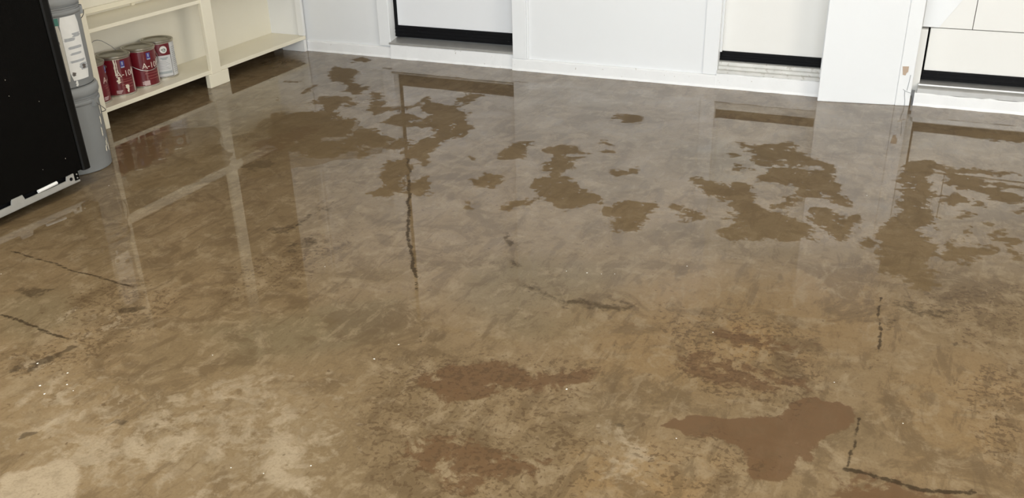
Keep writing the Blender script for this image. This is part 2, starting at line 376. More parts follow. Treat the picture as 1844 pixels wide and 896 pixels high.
STAINS_AND_LIGHT=[
(0,1,0.02,[(-0.493,2.017),(-0.414,2.067),(-0.282,2.082),(-0.193,2.163),(-0.143,2.225),(-0.019,2.297),(0.009,2.23),(-0.046,2.142),(-0.097,1.986),(-0.126,1.905),(-0.185,1.863),(-0.243,1.951),(-0.309,1.998),(-0.398,2.001)]),
(0,0.55,0.06,[(-0.549,2.341),(-0.463,2.408),(-0.342,2.389),(-0.221,2.341),(-0.1,2.358),(-0.107,2.296),(-0.232,2.218),(-0.357,2.227),(-0.465,2.276)]),
(0,0.75,0.05,[(-1.167,1.937),(-1.099,2.091),(-1.008,2.134),(-0.887,2.104),(-0.773,2.174),(-0.705,2.15),(-0.694,2.093),(-0.827,2.041),(-0.957,2.02),(-0.969,1.897),(-1.044,1.839)]),
(0,0.6,0.05,[(-1.084,1.663),(-1.009,1.771),(-0.84,1.761),(-0.694,1.746),(-0.675,1.662),(-0.786,1.64),(-0.857,1.566),(-1.002,1.575)]),
(0,0.7,0.08,[(-0.023,1.924),(0.099,2),(0.224,2.007),(0.398,2.047),(0.394,1.967),(-0.01,1.803)]),
(0,0.5,0.06,[(-0.502,2.499),(-0.38,2.583),(-0.154,2.546),(-0.175,2.455),(-0.348,2.42)]),
(2,0.8,0.1,[(-1.367,2.02),(-1.031,2.186),(-0.716,2.209),(-0.673,1.986),(-0.571,1.869),(-0.532,1.663),(-0.834,1.49),(-1.047,1.489),(-1.247,1.703)]),
(2,1,0.06,[(0.219,2.455),(0.321,2.617),(0.432,2.693),(0.406,2.187),(0.348,2.118),(0.3,2.217),(0.289,2.315)]),
(2,0.8,0.08,[(-0.627,2.563),(-0.401,2.69),(-0.165,2.63),(-0.068,2.341),(-0.132,2.147),(-0.34,2.146),(-0.533,2.281)]),
(2,0.7,0.06,[(0.112,2.969),(0.212,3.091),(0.463,3.275),(0.434,2.726),(0.308,2.677),(0.215,2.779)]),
(2,0.8,0.08,[(-0.517,1.89),(-0.314,2.022),(-0.157,1.938),(-0.2,1.797),(-0.446,1.698)]),
(2,0.8,0.06,[(-2.668,2.028),(-2.453,2.157),(-2.21,2.115),(-2.127,1.865),(-2.15,1.678),(-2.211,1.524),(-2.311,1.454),(-2.471,1.586),(-2.435,1.745)]),
(2,0.7,0.06,[(-2.265,2.325),(-2.027,2.62),(-1.98,2.863),(-1.851,2.582),(-1.887,2.283),(-2.003,2.069)]),
(1,1.2,0.035,[(-1.982,1.181),(-1.911,1.222),(-1.884,1.268),(-1.796,1.268),(-1.743,1.209),(-1.709,1.126),(-1.848,1.07)]),
(1,0.8,0.05,[(-1.687,1.448),(-1.652,1.528),(-1.584,1.515),(-1.604,1.43),(-1.543,1.381),(-1.574,1.345)]),
(1,0.6,0.04,[(-1.468,1.388),(-1.436,1.424),(-1.382,1.4),(-1.405,1.323)]),
(1,0.7,0.06,[(-1.456,1.54),(-1.402,1.614),(-1.29,1.581),(-1.201,1.428),(-1.265,1.38),(-1.356,1.433)]),
(1,0.5,0.2,[(-2.529,1.634),(-2.274,1.664),(-1.879,1.624),(-1.655,1.907),(-1.333,1.84),(-1.166,1.63),(-1.131,1.421),(-1.856,1.077)]),  # pale concrete, strengthened to paint in the brighter foreground by the doorway
(1,0.5,0.04,[(-2.855,2.175),(-2.872,2.327),(-2.736,2.17),(-2.769,2.122)]),
(1,0.4,0.05,[(-2.574,1.848),(-2.404,1.976),(-2.144,1.859),(-2.294,1.727),(-2.469,1.732)]),
(1,0.5,0.06,[(-0.684,1.927),(-0.645,1.997),(-0.437,1.922),(-0.423,1.763),(-0.53,1.698)]),
(3,0.9,0.07,[(-0.494,2.539),(-0.388,2.625),(-0.229,2.605),(-0.225,2.468),(-0.321,2.365),(-0.425,2.389)]),
(3,0.6,0.1,[(-0.644,1.815),(-0.491,1.901),(-0.294,1.86),(-0.28,1.735),(-0.572,1.617)]),
(3,0.45,0.15,[(-0.959,2.473),(-0.611,2.956),(-0.043,3.173),(0.089,2.73),(-0.087,2.522),(-0.346,2.173),(-0.697,2.153)]),
(3,0.4,0.12,[(0.073,2.457),(0.308,2.677),(0.426,2.566),(0.402,2.118),(0.174,2.048)]),
(4,0.7,0.08,[(-1.964,1.966),(-1.721,2.178),(-1.481,2.354),(-1.385,2.118),(-1.559,1.944),(-1.764,1.83)]),
(4,0.6,0.1,[(-1.342,2.775),(-0.839,2.822),(-0.687,2.579),(-0.82,2.303),(-1.072,2.277),(-1.321,2.458)]),
(4,0.5,0.1,[(-0.972,4.24),(-0.813,4.386),(-0.556,4.141),(-0.598,3.827),(-0.801,3.753)]),
(4,0.6,0.07,[(-2.788,1.849),(-2.69,1.975),(-2.406,1.833),(-2.457,1.699),(-2.59,1.685)]),
(0,0.6,0.03,[(-3.013,3.465),(-2.96,3.863),(-2.808,3.847),(-2.783,3.637),(-2.83,3.317)]),
(0,0.7,0.03,[(-3.657,3.261),(-3.729,3.491),(-3.547,3.459),(-3.242,3.127),(-3.283,2.954),(-3.356,2.966)]),  # brown tone painted where the red cans mirror in the floor
(5,0.42,0.03,[(-2.274,2.581),(-2.303,2.671),(-2.211,2.806),(-2.187,3.037),(-2.139,2.976),(-2.168,2.823),(-2.197,2.638)]),
(5,0.45,0.06,[(-2.149,2.573),(-2.088,2.707),(-1.989,2.716),(-1.998,2.578),(-2.089,2.492)]),
(5,0.7,0.012,[(-2.354,1.941),(-2.322,1.995),(-2.28,2.028),(-2.253,2.005),(-2.282,1.953),(-2.32,1.922)]),
(5,0.6,0.02,[(-2.822,1.924),(-2.775,1.978),(-2.685,1.995),(-2.693,1.929),(-2.777,1.897)]),
(5,0.8,0.012,[(-2.38,1.554),(-2.37,1.582),(-2.343,1.575),(-2.328,1.542),(-2.356,1.538)]),
(5,0.7,0.015,[(-2.316,1.54),(-2.31,1.633),(-2.305,1.704),(-2.262,1.697),(-2.275,1.623),(-2.28,1.545)]),
(5,0.8,0.01,[(-2.046,1.304),(-2.065,1.342),(-2.04,1.349),(-2.04,1.317)]),
(5,0.5,0.02,[(-1.916,1.45),(-1.87,1.516),(-1.856,1.46)]),
(5,0.6,0.012,[(-1.348,2.931),(-1.34,2.988),(-1.305,2.93),(-1.319,2.898)]),
(5,0.45,0.015,[(-1.269,2.753),(-1.246,2.787),(-1.207,2.704),(-1.236,2.689)]),
(5,0.55,0.05,[(-1.148,2.612),(-1.1,2.622),(-0.994,2.563),(-0.813,2.612),(-0.663,2.628),(-0.755,2.553),(-0.973,2.509)]),
(5,0.7,0.01,[(-0.596,1.97),(-0.576,1.981),(-0.556,1.967),(-0.578,1.948)]),
(5,0.6,0.012,[(-0.403,2.217),(-0.388,2.223),(-0.382,2.208),(-0.403,2.203)]),
(5,0.5,0.012,[(-0.604,2.221),(-0.58,2.237),(-0.583,2.22)]),
(5,0.5,0.03,[(0.04,2.784),(0.065,2.809),(0.066,2.739),(0.047,2.728)]),
(5,0.6,0.02,[(0.239,2.711),(0.27,2.74),(0.262,2.706),(0.239,2.694)]),
(5,0.5,0.02,[(0.176,2.749),(0.208,2.769),(0.2,2.737)]),
(5,0.5,0.05,[(0.044,2.943),(0.146,2.962),(0.247,2.941),(0.198,2.864),(0.082,2.877)]),
(5,0.6,0.02,[(-2.887,3.256),(-2.804,3.368),(-2.719,3.277),(-2.794,3.187)]),
(6,1,0.02,[(-3.643,3.266),(-3.605,3.409),(-3.548,3.585),(-3.372,3.708),(-3.132,3.449),(-2.903,3.21),(-2.911,3.113),(-2.91,2.942),(-3.125,2.792)]),  # half-dry patches, parted to leave the post's reflection as a paler strip
(6,1,0.02,[(-3.062,3.474),(-3.224,3.874),(-3.051,4.097),(-2.702,4.006),(-2.389,3.824),(-2.307,3.632),(-2.422,3.465),(-2.58,3.327),(-2.664,3.143),(-2.747,3.128)])]
CRACKS=[
(0.006,0.75,[(-3.093,2.152),(-2.769,2.122),(-2.529,2.1),(-2.424,2.095)]),
(0.007,0.8,[(-2.699,1.775),(-2.57,1.765),(-2.469,1.754),(-2.369,1.741)]),
(0.005,0.5,[(-2.369,1.741),(-2.249,1.73)]),
(0.006,0.95,[(-2.157,3.602),(-2.059,3.439)]),
(0.0065,1,[(-2.004,3.347),(-1.885,3.135),(-1.791,2.964),(-1.692,2.8),(-1.607,2.675),(-1.537,2.564),(-1.507,2.52)]),
(0.005,0.8,[(-1.491,2.489),(-1.459,2.439)]),
(0.005,0.5,[(-1.312,2.194),(-1.255,2.105)]),
(0.005,0.8,[(0.03,2.945),(0.028,2.817),(0.029,2.706),(0.033,2.596)]),
(0.004,0.5,[(0.022,2.532),(0.012,2.458)]),
(0.005,0.65,[(0.019,2.228),(0.011,2.126),(-0.003,1.988)]),
(0.009,0.8,[(-0.006,1.987),(0.048,1.993),(0.125,1.988),(0.175,1.983),(0.285,2.02)]),
(0.004,0.5,[(0.374,2.472),(0.35,2.379),(0.341,2.284)]),
(0.004,0.4,[(-1.693,2.016),(-1.71,2.084),(-1.717,2.14)]),
(0.005,0.55,[(-2.18,3.026),(-2.178,2.837),(-2.213,2.66)])]
FLECKS_AND_GLINTS=[(-1.027,2.759),(-0.954,2.773),(-0.903,2.783),(-0.859,2.8),(-0.636,2.951),(-1.867,2.477),(-2.96,1.996),(-0.449,2.527),(-0.094,3.864),(-2.322,1.597),(-2.192,1.592),(-2.214,1.511),(-2.166,1.484),(-2.143,1.545),(-1.439,1.419),(-1.347,1.432),(-1.339,2.1),(-1.367,2),(-0.068,2.377),(0.121,2.243),(-0.42,1.957),(-2.1,1.528),(-1.847,1.835),(-0.767,2.064),(-3.264,2.82),(-1.253,1.503)]  # paint flecks, the first few of them painted glints


def seg_dist(X, Y, P):
    """distance to an open polyline"""
    d = np.full(X.shape, 1e9)
    for (x0, y0), (x1, y1) in zip(P, P[1:]):
        dx, dy = x1 - x0, y1 - y0
        t = np.clip(((X - x0) * dx + (Y - y0) * dy) / (dx * dx + dy * dy + 1e-12), 0, 1)
        d = np.minimum(d, np.hypot(X - x0 - t * dx, Y - y0 - t * dy))
    return d

def poly_sdf(X, Y, P):
    """signed distance, positive inside"""
    ins = np.zeros(X.shape, bool)
    n = len(P)
    for i in range(n):
        x0, y0 = P[i]; x1, y1 = P[(i + 1) % n]
        if y0 == y1: continue
        c = ((y0 > Y) != (y1 > Y)) & (X < (x1 - x0) * (Y - y0) / (y1 - y0) + x0)
        ins ^= c
    d = seg_dist(X, Y, list(P) + [P[0]])
    return np.where(ins, d, -d)

def fbm(X, Y, scale, seed, octaves=4):
    rg = np.random.RandomState(seed)
    out = np.zeros(X.shape); amp = 1.0; tot = 0
    for o in range(octaves):
        T = rg.rand(64, 64)
        u, v = X * scale + 17.3 * o, Y * scale + 5.1 * o
        i, j = np.floor(u).astype(int), np.floor(v).astype(int)
        fu, fv = u - i, v - j
        fu, fv = fu * fu * (3 - 2 * fu), fv * fv * (3 - 2 * fv)
        g = lambda a, c: T[a % 64, c % 64]
        out += amp * ((g(i, j) * (1 - fu) + g(i + 1, j) * fu) * (1 - fv) + (g(i, j + 1) * (1 - fu) + g(i + 1, j + 1) * fu) * fv - 0.5)
        tot += amp; amp *= 0.6; scale *= 2.1
    return out / tot * 2

def build_floor():
    xs = np.concatenate([[-6.0, -5.0, -4.6], np.arange(-4.3, 1.7, 0.008), [2.2, 3.0, 3.8]])
    ys = np.concatenate([[-1.3, -0.6, 0.0], np.arange(0.6, 5.42, 0.008), [5.6]])
    X, Y = np.meshgrid(xs, ys)
    ny, nx = X.shape
    X0, Y0 = X, Y
    wx, wy = fbm(X, Y, 7, 1), fbm(X, Y, 7, 2)
    X, Y = X0 + 0.055 * wx, Y0 + 0.055 * wy          # ragged outlines
    Xc, Yc = X0 + 0.022 * wx, Y0 + 0.012 * wy        # cracks wander less
    dry = np.full(X.shape, -0.12)
    ch = [np.zeros(X.shape) for _ in range(7)]
    def window(P, m):
        a = np.array(P)
        i0, i1 = np.searchsorted(xs, [a[:, 0].min() - m, a[:, 0].max() + m])
        j0, j1 = np.searchsorted(ys, [a[:, 1].min() - m, a[:, 1].max() + m])
        return slice(j0, j1), slice(i0, i1)
    for P in DRY_PATCHES:
        w = window(P, 0.13)
        dry[w] = np.maximum(dry[w], poly_sdf(X[w], Y[w], P))
    for P in WET_FINGERS:
        w = window(P, 0.13)
        dry[w] = np.minimum(dry[w], -poly_sdf(X[w], Y[w], P))
    dry = np.minimum(dry, 0.030)
    for c, s, soft, P in STAINS_AND_LIGHT:
        w = window(P, soft * 2)
        f = np.clip(poly_sdf(X[w], Y[w], P) / (2 * soft) + 0.5, 0, 1)
        f = f * f * (3 - 2 * f) * s
        ch[c][w] = np.maximum(ch[c][w], f)
    crack = np.zeros(X.shape)
    for hw, s, P in CRACKS:
        w = window(P, 0.06)
        d = seg_dist(Xc[w], Yc[w], P)
        crack[w] = np.maximum(crack[w], s * np.exp(-(d / hw) ** 2))
    me = bpy.data.meshes.new('floor')
    co = np.stack([X0, Y0, np.zeros_like(X0)], -1).reshape(-1, 3).astype(np.float32)
    idx = np.arange(nx * ny).reshape(ny, nx)
    q = np.stack([idx[:-1, :-1], idx[:-1, 1:], idx[1:, 1:], idx[1:, :-1]], -1).reshape(-1, 4)
    me.vertices.add(len(co)); me.vertices.foreach_set('co', co.ravel())
    me.loops.add(q.size); me.loops.foreach_set('vertex_index', q.ravel().astype(np.int32))
    me.polygons.add(len(q)); me.polygons.foreach_set('loop_start', np.arange(0, q.size, 4, dtype=np.int32))
    me.update(calc_edges=True)
    def attr(name, a):
        at = me.attributes.new(name, 'FLOAT', 'POINT')
        at.data.foreach_set('value', a.ravel().astype(np.float32))
    attr('dry', dry); attr('crack', crack)
    for n_, a in zip(('brown', 'light', 'mottle', 'orange', 'green', 'dark', 'damp'), ch): attr(n_, a)
    o = bpy.data.objects.new('floor', me)
    COL.objects.link(o)
    tag(o, kind='structure')
    me.materials.append(floor_material())
    return o

def floor_material():
    m = bpy.data.materials.new('wet stained concrete')
    m.use_nodes = True
    nt = m.node_tree
    N, L = nt.nodes, nt.links
    b = N['Principled BSDF']
    geo = N.new('ShaderNodeNewGeometry')
    def noise_(scale, detail=5, rough=0.55, dist=0.0, vec=None):
        n = N.new('ShaderNodeTexNoise')
        n.inputs['Scale'].default_value = scale; n.inputs['Detail'].default_value = detail
        n.inputs['Roughness'].default_value = rough; n.inputs['Distortion'].default_value = dist
        L.new(vec or geo.outputs['Position'], n.inputs['Vector'])
        return n.outputs['Fac']
    def shifted(v):
        a = N.new('ShaderNodeVectorMath'); a.operation = 'ADD'
        L.new(geo.outputs['Position'], a.inputs[0]); a.inputs[1].default_value = v
        return a.outputs[0]
    def rng(x, a, b_, c=0.0, d=1.0, smooth=True):
        r = N.new('ShaderNodeMapRange')
        r.interpolation_type = 'SMOOTHSTEP' if smooth else 'LINEAR'
        L.new(x, r.inputs['Value'])
        for k, v in zip(('From Min', 'From Max', 'To Min', 'To Max'), (a, b_, c, d)): r.inputs[k].default_value = v
        return r.outputs['Result']
    def math_(op, x, y):
        r = N.new('ShaderNodeMath'); r.operation = op
        for i, v in enumerate((x, y)):
            if isinstance(v, (int, float)): r.inputs[i].default_value = v
            else: L.new(v, r.inputs[i])
        return r.outputs[0]
    def mix(f, a, c):
        r = N.new('ShaderNodeMix'); r.data_type = 'RGBA'
        if isinstance(f, (int, float)): r.inputs['Factor'].default_value = f
        else: L.new(f, r.inputs['Factor'])
        for k, v in (('A', a), ('B', c)):
            if isinstance(v, tuple): r.inputs[k].default_value = (*v, 1)
            else: L.new(v, r.inputs[k])
        return r.outputs['Result']
    def at(name):
        a = N.new('ShaderNodeAttribute'); a.attribute_name = name
        return a.outputs['Fac']
    K = FLOOR_TINT
    col = lambda r, g, bb: (r * K, g * K, bb * K)
    big = noise_(1.1, 4, 0.55, 0.6)
    mid = noise_(4.0, 8, 0.68, 1.0, shifted((3, 7, 0)))
    mid2 = noise_(9.0, 8, 0.70, 0.6, shifted((9, 1, 0)))
    fine = noise_(24, 6, 0.66, 0.3, shifted((11, 2, 0)))
    grain = noise_(130, 3, 0.6, 0, shifted((5, 1, 0)))
    mp = N.new('ShaderNodeMapping'); mp.inputs['Rotation'].default_value = (0, 0, 0.35); mp.inputs['Scale'].default_value = (3.2, 1.0, 1.0)
    L.new(geo.outputs['Position'], mp.inputs['Vector'])
    streak = noise_(5.0, 7, 0.68, 0.5, mp.outputs['Vector'])
    c = mix(rng(big, 0.38, 0.62), col(*TONE_A), col(*TONE_B))
    c = mix(math_('MULTIPLY', at('green'), 0.75), c, col(*TONE_G))
    c = mix(math_('MULTIPLY', at('orange'), rng(fine, 0.25, 0.6, 0.35, 1.0)), c, col(*TONE_O))
    c = mix(math_('MULTIPLY', rng(mid, 0.50, 0.60), 0.55), c, col(*TONE_D))
    c = mix(math_('MULTIPLY', rng(mid2, 0.50, 0.36), 0.60), c, col(*TONE_L))
    c = mix(math_('MULTIPLY', rng(streak, 0.52, 0.62), 0.50), c, col(*TONE_D))
    c = mix(math_('MULTIPLY', rng(streak, 0.44, 0.36), 0.40), c, col(*TONE_L))
    # soft light and brown stains broken up by noise
    nn = math_('ADD', math_('MULTIPLY', mid2, 0.6), math_('MULTIPLY', fine, 0.4))
    def broken(a, amt, thr=0.5, w=0.22, n=None):
        s = math_('ADD', a, math_('MULTIPLY', math_('SUBTRACT', n or nn, 0.5), amt))
        return rng(s, thr - w, thr + w)
    c = mix(math_('MULTIPLY', broken(at('light'), 2.8, 0.54, 0.20), math_('MULTIPLY', rng(at('light'), 0.0, 0.3), 0.85)), c, col(*TONE_H))
    c = mix(math_('MULTIPLY', broken(at('brown'), 3.2, 0.46, 0.13), math_('MULTIPLY', rng(at('brown'), 0.0, 0.25), 0.85)), c, col(*TONE_BR))
    # speckle where the surface is etched
    spk = noise_(58, 5, 0.62, 0.4, shifted((1, 9, 0)))
    spk = math_('ADD', spk, math_('MULTIPLY', math_('SUBTRACT', mid2, 0.5), 0.55))
    spk = math_('MULTIPLY', rng(math_('ADD', spk, math_('MULTIPLY', at('mottle'), 0.10)), 0.60, 0.68), rng(at('mottle'), 0.05, 0.6))
    c = mix(math_('MULTIPLY', spk, 0.62), c, col(*TONE_SP))
    # scattered small dark pits everywhere
    pit = rng(math_('ADD', noise_(34, 2, 0.5, 0.2, shifted((4, 4, 0))), math_('MULTIPLY', math_('SUBTRACT', big, 0.5), 0.2)), 0.71, 0.75)
    c = mix(math_('MULTIPLY', pit, 0.6), c, col(*TONE_SP))
    c = mix(math_('MULTIPLY', rng(fine, 0.45, 0.70), 0.35), c, col(*TONE_D))
    c = mix(math_('MULTIPLY', rng(grain, 0.45, 0.75), 0.28), c, col(*TONE_D))
    # dark blotches and ragged cracks
    dk = math_('MULTIPLY', broken(at('dark'), 1.8, 0.42, 0.18, fine), math_('MULTIPLY', rng(at('dark'), 0.0, 0.2), 0.62))
    c = mix(dk, c, col(*TONE_K))
    crk = math_('ADD', at('crack'), math_('MULTIPLY', math_('SUBTRACT', noise_(55, 4, 0.6), 0.5), 1.4))
    cf = math_('MULTIPLY', rng(crk, 0.25, 0.65), math_('MULTIPLY', rng(at('crack'), 0.03, 0.3), 0.85))
    c = mix(cf, c, col(*TONE_K))
    # dry islands in the wet film, ragged along their edges
    edge = math_('ADD', math_('MULTIPLY', math_('SUBTRACT', noise_(30, 6, 0.70), 0.5), 0.17), math_('MULTIPLY', math_('SUBTRACT', noise_(9, 4, 0.6, 0.4, shifted((2, 2, 0))), 0.5), 0.12))
    dryf = rng(math_('ADD', at('dry'), edge), -0.004, 0.007)
    damp = rng(math_('ADD', at('damp'), math_('MULTIPLY', math_('SUBTRACT', mid2, 0.5), 1.6)), 0.42, 0.56)
    c = mix(math_('MULTIPLY', dryf, 0.5), c, col(*TONE_DRY))
    c = mix(math_('MULTIPLY', damp, 0.35), c, col(*TONE_DRY))
    L.new(c, b.inputs['Base Color'])
    # the film of water dries out towards the open doorway
    sep = N.new('ShaderNodeSeparateXYZ'); L.new(geo.outputs['Position'], sep.inputs[0])
    film = math_('MULTIPLY', rng(mid, 0.30, 0.60, 1.0, 0.75), rng(math_('ADD', math_('SUBTRACT', sep.outputs['Y'], math_('MULTIPLY', sep.outputs['X'], 0.5)), math_('MULTIPLY', math_('SUBTRACT', big, 0.5), 1.2)), 2.6, 3.8, 0.10, 1.0))
    wet = math_('MULTIPLY', film, math_('SUBTRACT', 1.0, math_('MULTIPLY', dryf, 0.96)))
    wet = math_('MULTIPLY', wet, math_('SUBTRACT', 1.0, math_('MULTIPLY', damp, 0.6)))
    wet = math_('MULTIPLY', wet, math_('SUBTRACT', 1.0, math_('MAXIMUM', cf, dk)))
    b.inputs['Roughness'].default_value = 0.65
    b.inputs['Specular IOR Level'].default_value = 0.08
    L.new(wet, b.inputs['Coat Weight'])
    b.inputs['Coat IOR'].default_value = COAT_IOR
    L.new(rng(mid, 0.35, 0.75, 0.004, 0.018), b.inputs['Coat Roughness'])
    bp = N.new('ShaderNodeBump')
    bp.inputs['Strength'].default_value = 0.09; bp.inputs['Distance'].default_value = 0.001
    L.new(noise_(11, 3, 0.5, 0.2), bp.inputs['Height'])
    L.new(bp.outputs['Normal'], b.inputs['Coat Normal'])
    return m

build_floor()

def struct(name, bm, m, parent=None):
    o = obj(name, bm, m, parent)
    if parent is None: tag(o, kind='structure')
    return o

def boxes(*bs, bevel=0.0):
    bm = bmesh.new()
    for b_ in bs: add_box(bm, *b_, bevel=bevel)
    return bm

# ---------------------------------------------------------------- room shell
struct('wall_left', boxes((-4.36, -4.22, -1.3, 5.6, 0, 2.6)), M['wall'])
struct('wall_right', boxes((3.5, 3.64, -1.3, 5.6, 0, 2.6)), M['wall'])
struct('ceiling', boxes((-4.36, 3.64, -1.3, 5.6, 2.6, 2.72)), M['ceiling'])
struct('wall_front', boxes((-4.36, 3.64, -1.42, -1.3, 2.3, 2.72), (-4.36, -3.75, -1.42, -1.3, 0, 2.3), (2.95, 3.64, -1.42, -1.3, 0, 2.3)), M['wall'])
struct('driveway', boxes((-9, 9, -12, -1.3, -0.12, -0.004)), M['drive'])
wall = bmesh.new()
add_box(wall, -4.22, -3.237, 5.33, 5.56, 0, 2.6)          # left of the first door
add_box(wall, -2.328, -1.042, 5.30, 5.56, 0, 2.6)         # between the doors
add_box(wall, -0.47, 0.008, 5.30, 5.56, 0, 2.6)           # behind the pillar
add_box(wall, 1.05, 3.5, 5.30, 5.56, 0, 2.6)
add_box(wall, -3.237, -2.328, 5.33, 5.56, 2.10, 2.6)
add_box(wall, -1.042, -0.47, 5.33, 5.56, 2.10, 2.6)
add_box(wall, 0.008, 1.05, 5.33, 5.56, 2.10, 2.6)
struct('wall_back', wall, M['wall'])

def rough_strip(x0, x1, y0, y1, z1, seed, amp=0.004):
    """painted curb with a slightly uneven front foot and top"""
    bm = bmesh.new()
    n = max(4, int((x1 - x0) / 0.04))
    rg = random.Random(seed)
    rows = []
    for i in range(n + 1):
        x = x0 + (x1 - x0) * i / n
        f = rg.uniform(-amp, amp) * 0.6
        t = rg.uniform(-amp, amp) * 0.5
        rows.append([bm.verts.new(p) for p in ((x, y0 - 0.006 + f, 0), (x, y0 + f * .4, 0.014), (x, y0, z1 - 0.007 + t), (x, y0 + 0.007, z1 + t), (x, y1, z1), (x, y1, 0))])
    for a, b in zip(rows, rows[1:]):
        for k in range(6): bm.faces.new((a[k], b[k], b[(k + 1) % 6], a[(k + 1) % 6]))
    bm.faces.new(rows[0]); bm.faces.new(rows[-1])
    return bm
struct('baseboard_left', rough_strip(-3.92, -3.237, 5.313, 5.331, 0.072, 1), M['curb'])
struct('baseboard_back', rough_strip(-2.336, -1.042, 5.281, 5.301, 0.074, 2), M['curb'])
struct('trim_1', boxes((-3.325, -3.237, 5.308, 5.331, 0.080, 2.14), bevel=0.004), M['trim'])
struct('trim_2', boxes((-2.331, -2.238, 5.280, 5.301, 0.0745, 2.14), (-2.238, -2.226, 5.287, 5.301, 0.0745, 2.14), bevel=0.003), M['trim'])
struct('trim_3', boxes((-1.125, -1.040, 5.292, 5.301, 0.0745, 2.14), bevel=0.002), M['trim'])
struct('trim_4', rough_strip(-3.237, -2.336, 5.302, 5.45, 0.094, 3, 0.007), M['curb'])        # white curb under the first door
struct('trim_5', rough_strip(-1.042, -0.40, 5.284, 5.45, 0.086, 4, 0.007), M['curb'])         # under the second door
struct('trim_6', rough_strip(0.030, 1.05, 5.285, 5.45, 0.066, 5, 0.007), M['curb'])           # under the third door

# pillar between the second and third doors
pl = bmesh.new()
add_prism(pl, [(-0.458, 5.197), (-0.060, 5.252), (-0.060, 5.301), (-0.458, 5.301)], 0, 2.6, bevel=0.003)
struct('wall_pillar', pl, M['wall'])
pt = bmesh.new()
add_prism(pt, [(-0.060, 5.249), (0.012, 5.262), (0.012, 5.301), (-0.060, 5.301)], 0.0, 2.6, bevel=0.003)
trim7 = struct('trim_7', pt, M['trim'])
ch_ = bmesh.new()
add_prism(ch_, [(-0.050, 0.215), (-0.019, 0.216), (-0.019, 0.188), (-0.026, 0.181), (-0.029, 0.168), (-0.043, 0.170)], 5.2495, 5.262, axis='y')
tag(obj('bare_patch', ch_, M['chip'], trim7), 'bare tan patch where the white paint has chipped')
cl_ = bmesh.new()
for P in ([(-0.030, 0.092), (-0.020, 0.084), (-0.010, 0.079), (0.004, 0.074), (0.011, 0.073)], [(-0.020, 0.084), (-0.018, 0.06), (-0.012, 0.03), (-0.010, 0.004)], [(-0.004, 0.17), (-0.006, 0.13), (-0.010, 0.085)]):
    add_tube(cl_, [(x, 5.262 + 0.18 * (x - 0.012) - 0.0012, z) for x, z in P], 0.0016, 5)
tag(obj('paint_crack', cl_, M['greyprint'], trim7), 'thin grey cracks near the foot')
gb = bmesh.new()
add_prism(gb, [(0.013, 0.0), (0.021, 0.0), (0.020, 0.03), (0.016, 0.05), (0.012, 0.04)], 5.27, 5.31, axis='y')
struct('trim_8', gb, M['grime'])

# ---------------------------------------------------------------- doors
def door(name, x0, x1, y, zs, zt, slab_mat, gap=None):
    """slab over a black sweep; zs..zt is the sweep"""
    d = empty(name, ((x0 + x1) / 2, y, 0)); tag(d, kind='structure')
    def kid(n, bm, m):
        o = obj(n, bm, m, d); o.matrix_parent_inverse = Matrix.Translation(d.location).inverted(); return o
    kid('door_slab', boxes((x0, x1, y, y + 0.04, zt, 2.08), bevel=0.003), slab_mat)
    sw = bmesh.new()
    add_box(sw, x0 - 0.02, x1, y - 0.008, y + 0.03, zs, zt, bevel=0.003)
    for k in range(3):
        add_box(sw, x0 - 0.02, x1, y - 0.012, y, zs + (zt - zs) * (0.08 + 0.3 * k), zs + (zt - zs) * (0.14 + 0.3 * k))
    kid('door_sweep', sw, M['rubber'])
    if gap: kid('weather_strip', boxes((gap[0], gap[1], y - 0.004, y + 0.05, zs, 2.08)), M['rubber'])
    return d, kid

d1, k1 = door('door_1', -3.215, -2.33, 5.385, 0.131, 0.207, M['doorw'], (-3.237, -3.214))
th = bmesh.new()
add_prism(th, [(5.298, 0.094), (5.298, 0.104), (5.310, 0.108), (5.44, 0.131), (5.44, 0.094)], -3.245, -2.331, axis='x', bevel=0.001)
k1('threshold', th, M['alu'])

d2, k2 = door('door_2', -1.034, -0.40, 5.36, 0.148, 0.201, M['door'])
k2('door_stop', boxes((-1.042, -1.030, 5.335, 5.36, 0.2, 2.1)), M['trim'])
th = bmesh.new()
add_prism(th, [(5.286, 0.086), (5.288, 0.104), (5.312, 0.107), (5.314, 0.122), (5.332, 0.126), (5.334, 0.143), (5.42, 0.148), (5.42, 0.086)], -1.041, -0.40, axis='x', bevel=0.001)
k2('threshold', th, M['sill'])

d3 = empty('door_3', (0.5, 5.38, 0)); tag(d3, kind='structure')
def kid3(n, bm, m):
    o = obj(n, bm, m, d3); o.matrix_parent_inverse = Matrix.Translation(d3.location).inverted(); return o
kid3('bottom_rail', boxes((0.056, 1.04, 5.38, 5.42, 0.172, 0.399), bevel=0.003), M['door'])
kid3('door_leaf', boxes((0.012, 0.2535, 5.372, 5.42, 0.404, 2.08), bevel=0.002), M['door'])
kid3('door_leaf', boxes((0.2565, 1.04, 5.372, 5.42, 0.404, 2.08), bevel=0.002), M['door'])
bk = boxes((0.014, 1.045, 5.42, 5.44, 0.12, 2.09))
kid3('back_board', bk, M['rubber'])
tri = bmesh.new()  # sun patch on the door built as a whiter plate
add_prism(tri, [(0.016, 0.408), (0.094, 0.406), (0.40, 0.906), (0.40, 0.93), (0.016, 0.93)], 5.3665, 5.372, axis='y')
tag(kid3('sun_patch_panel', tri, M['trim']), 'white panel standing for a sun patch with a slanted edge')
kid3('jamb_strip', boxes((0.010, 0.046, 5.345, 5.41, 0.066, 0.396), bevel=0.003), M['door'])
sw = bmesh.new()
add_box(sw, 0.050, 1.04, 5.372, 5.41, 0.123, 0.172, bevel=0.003)
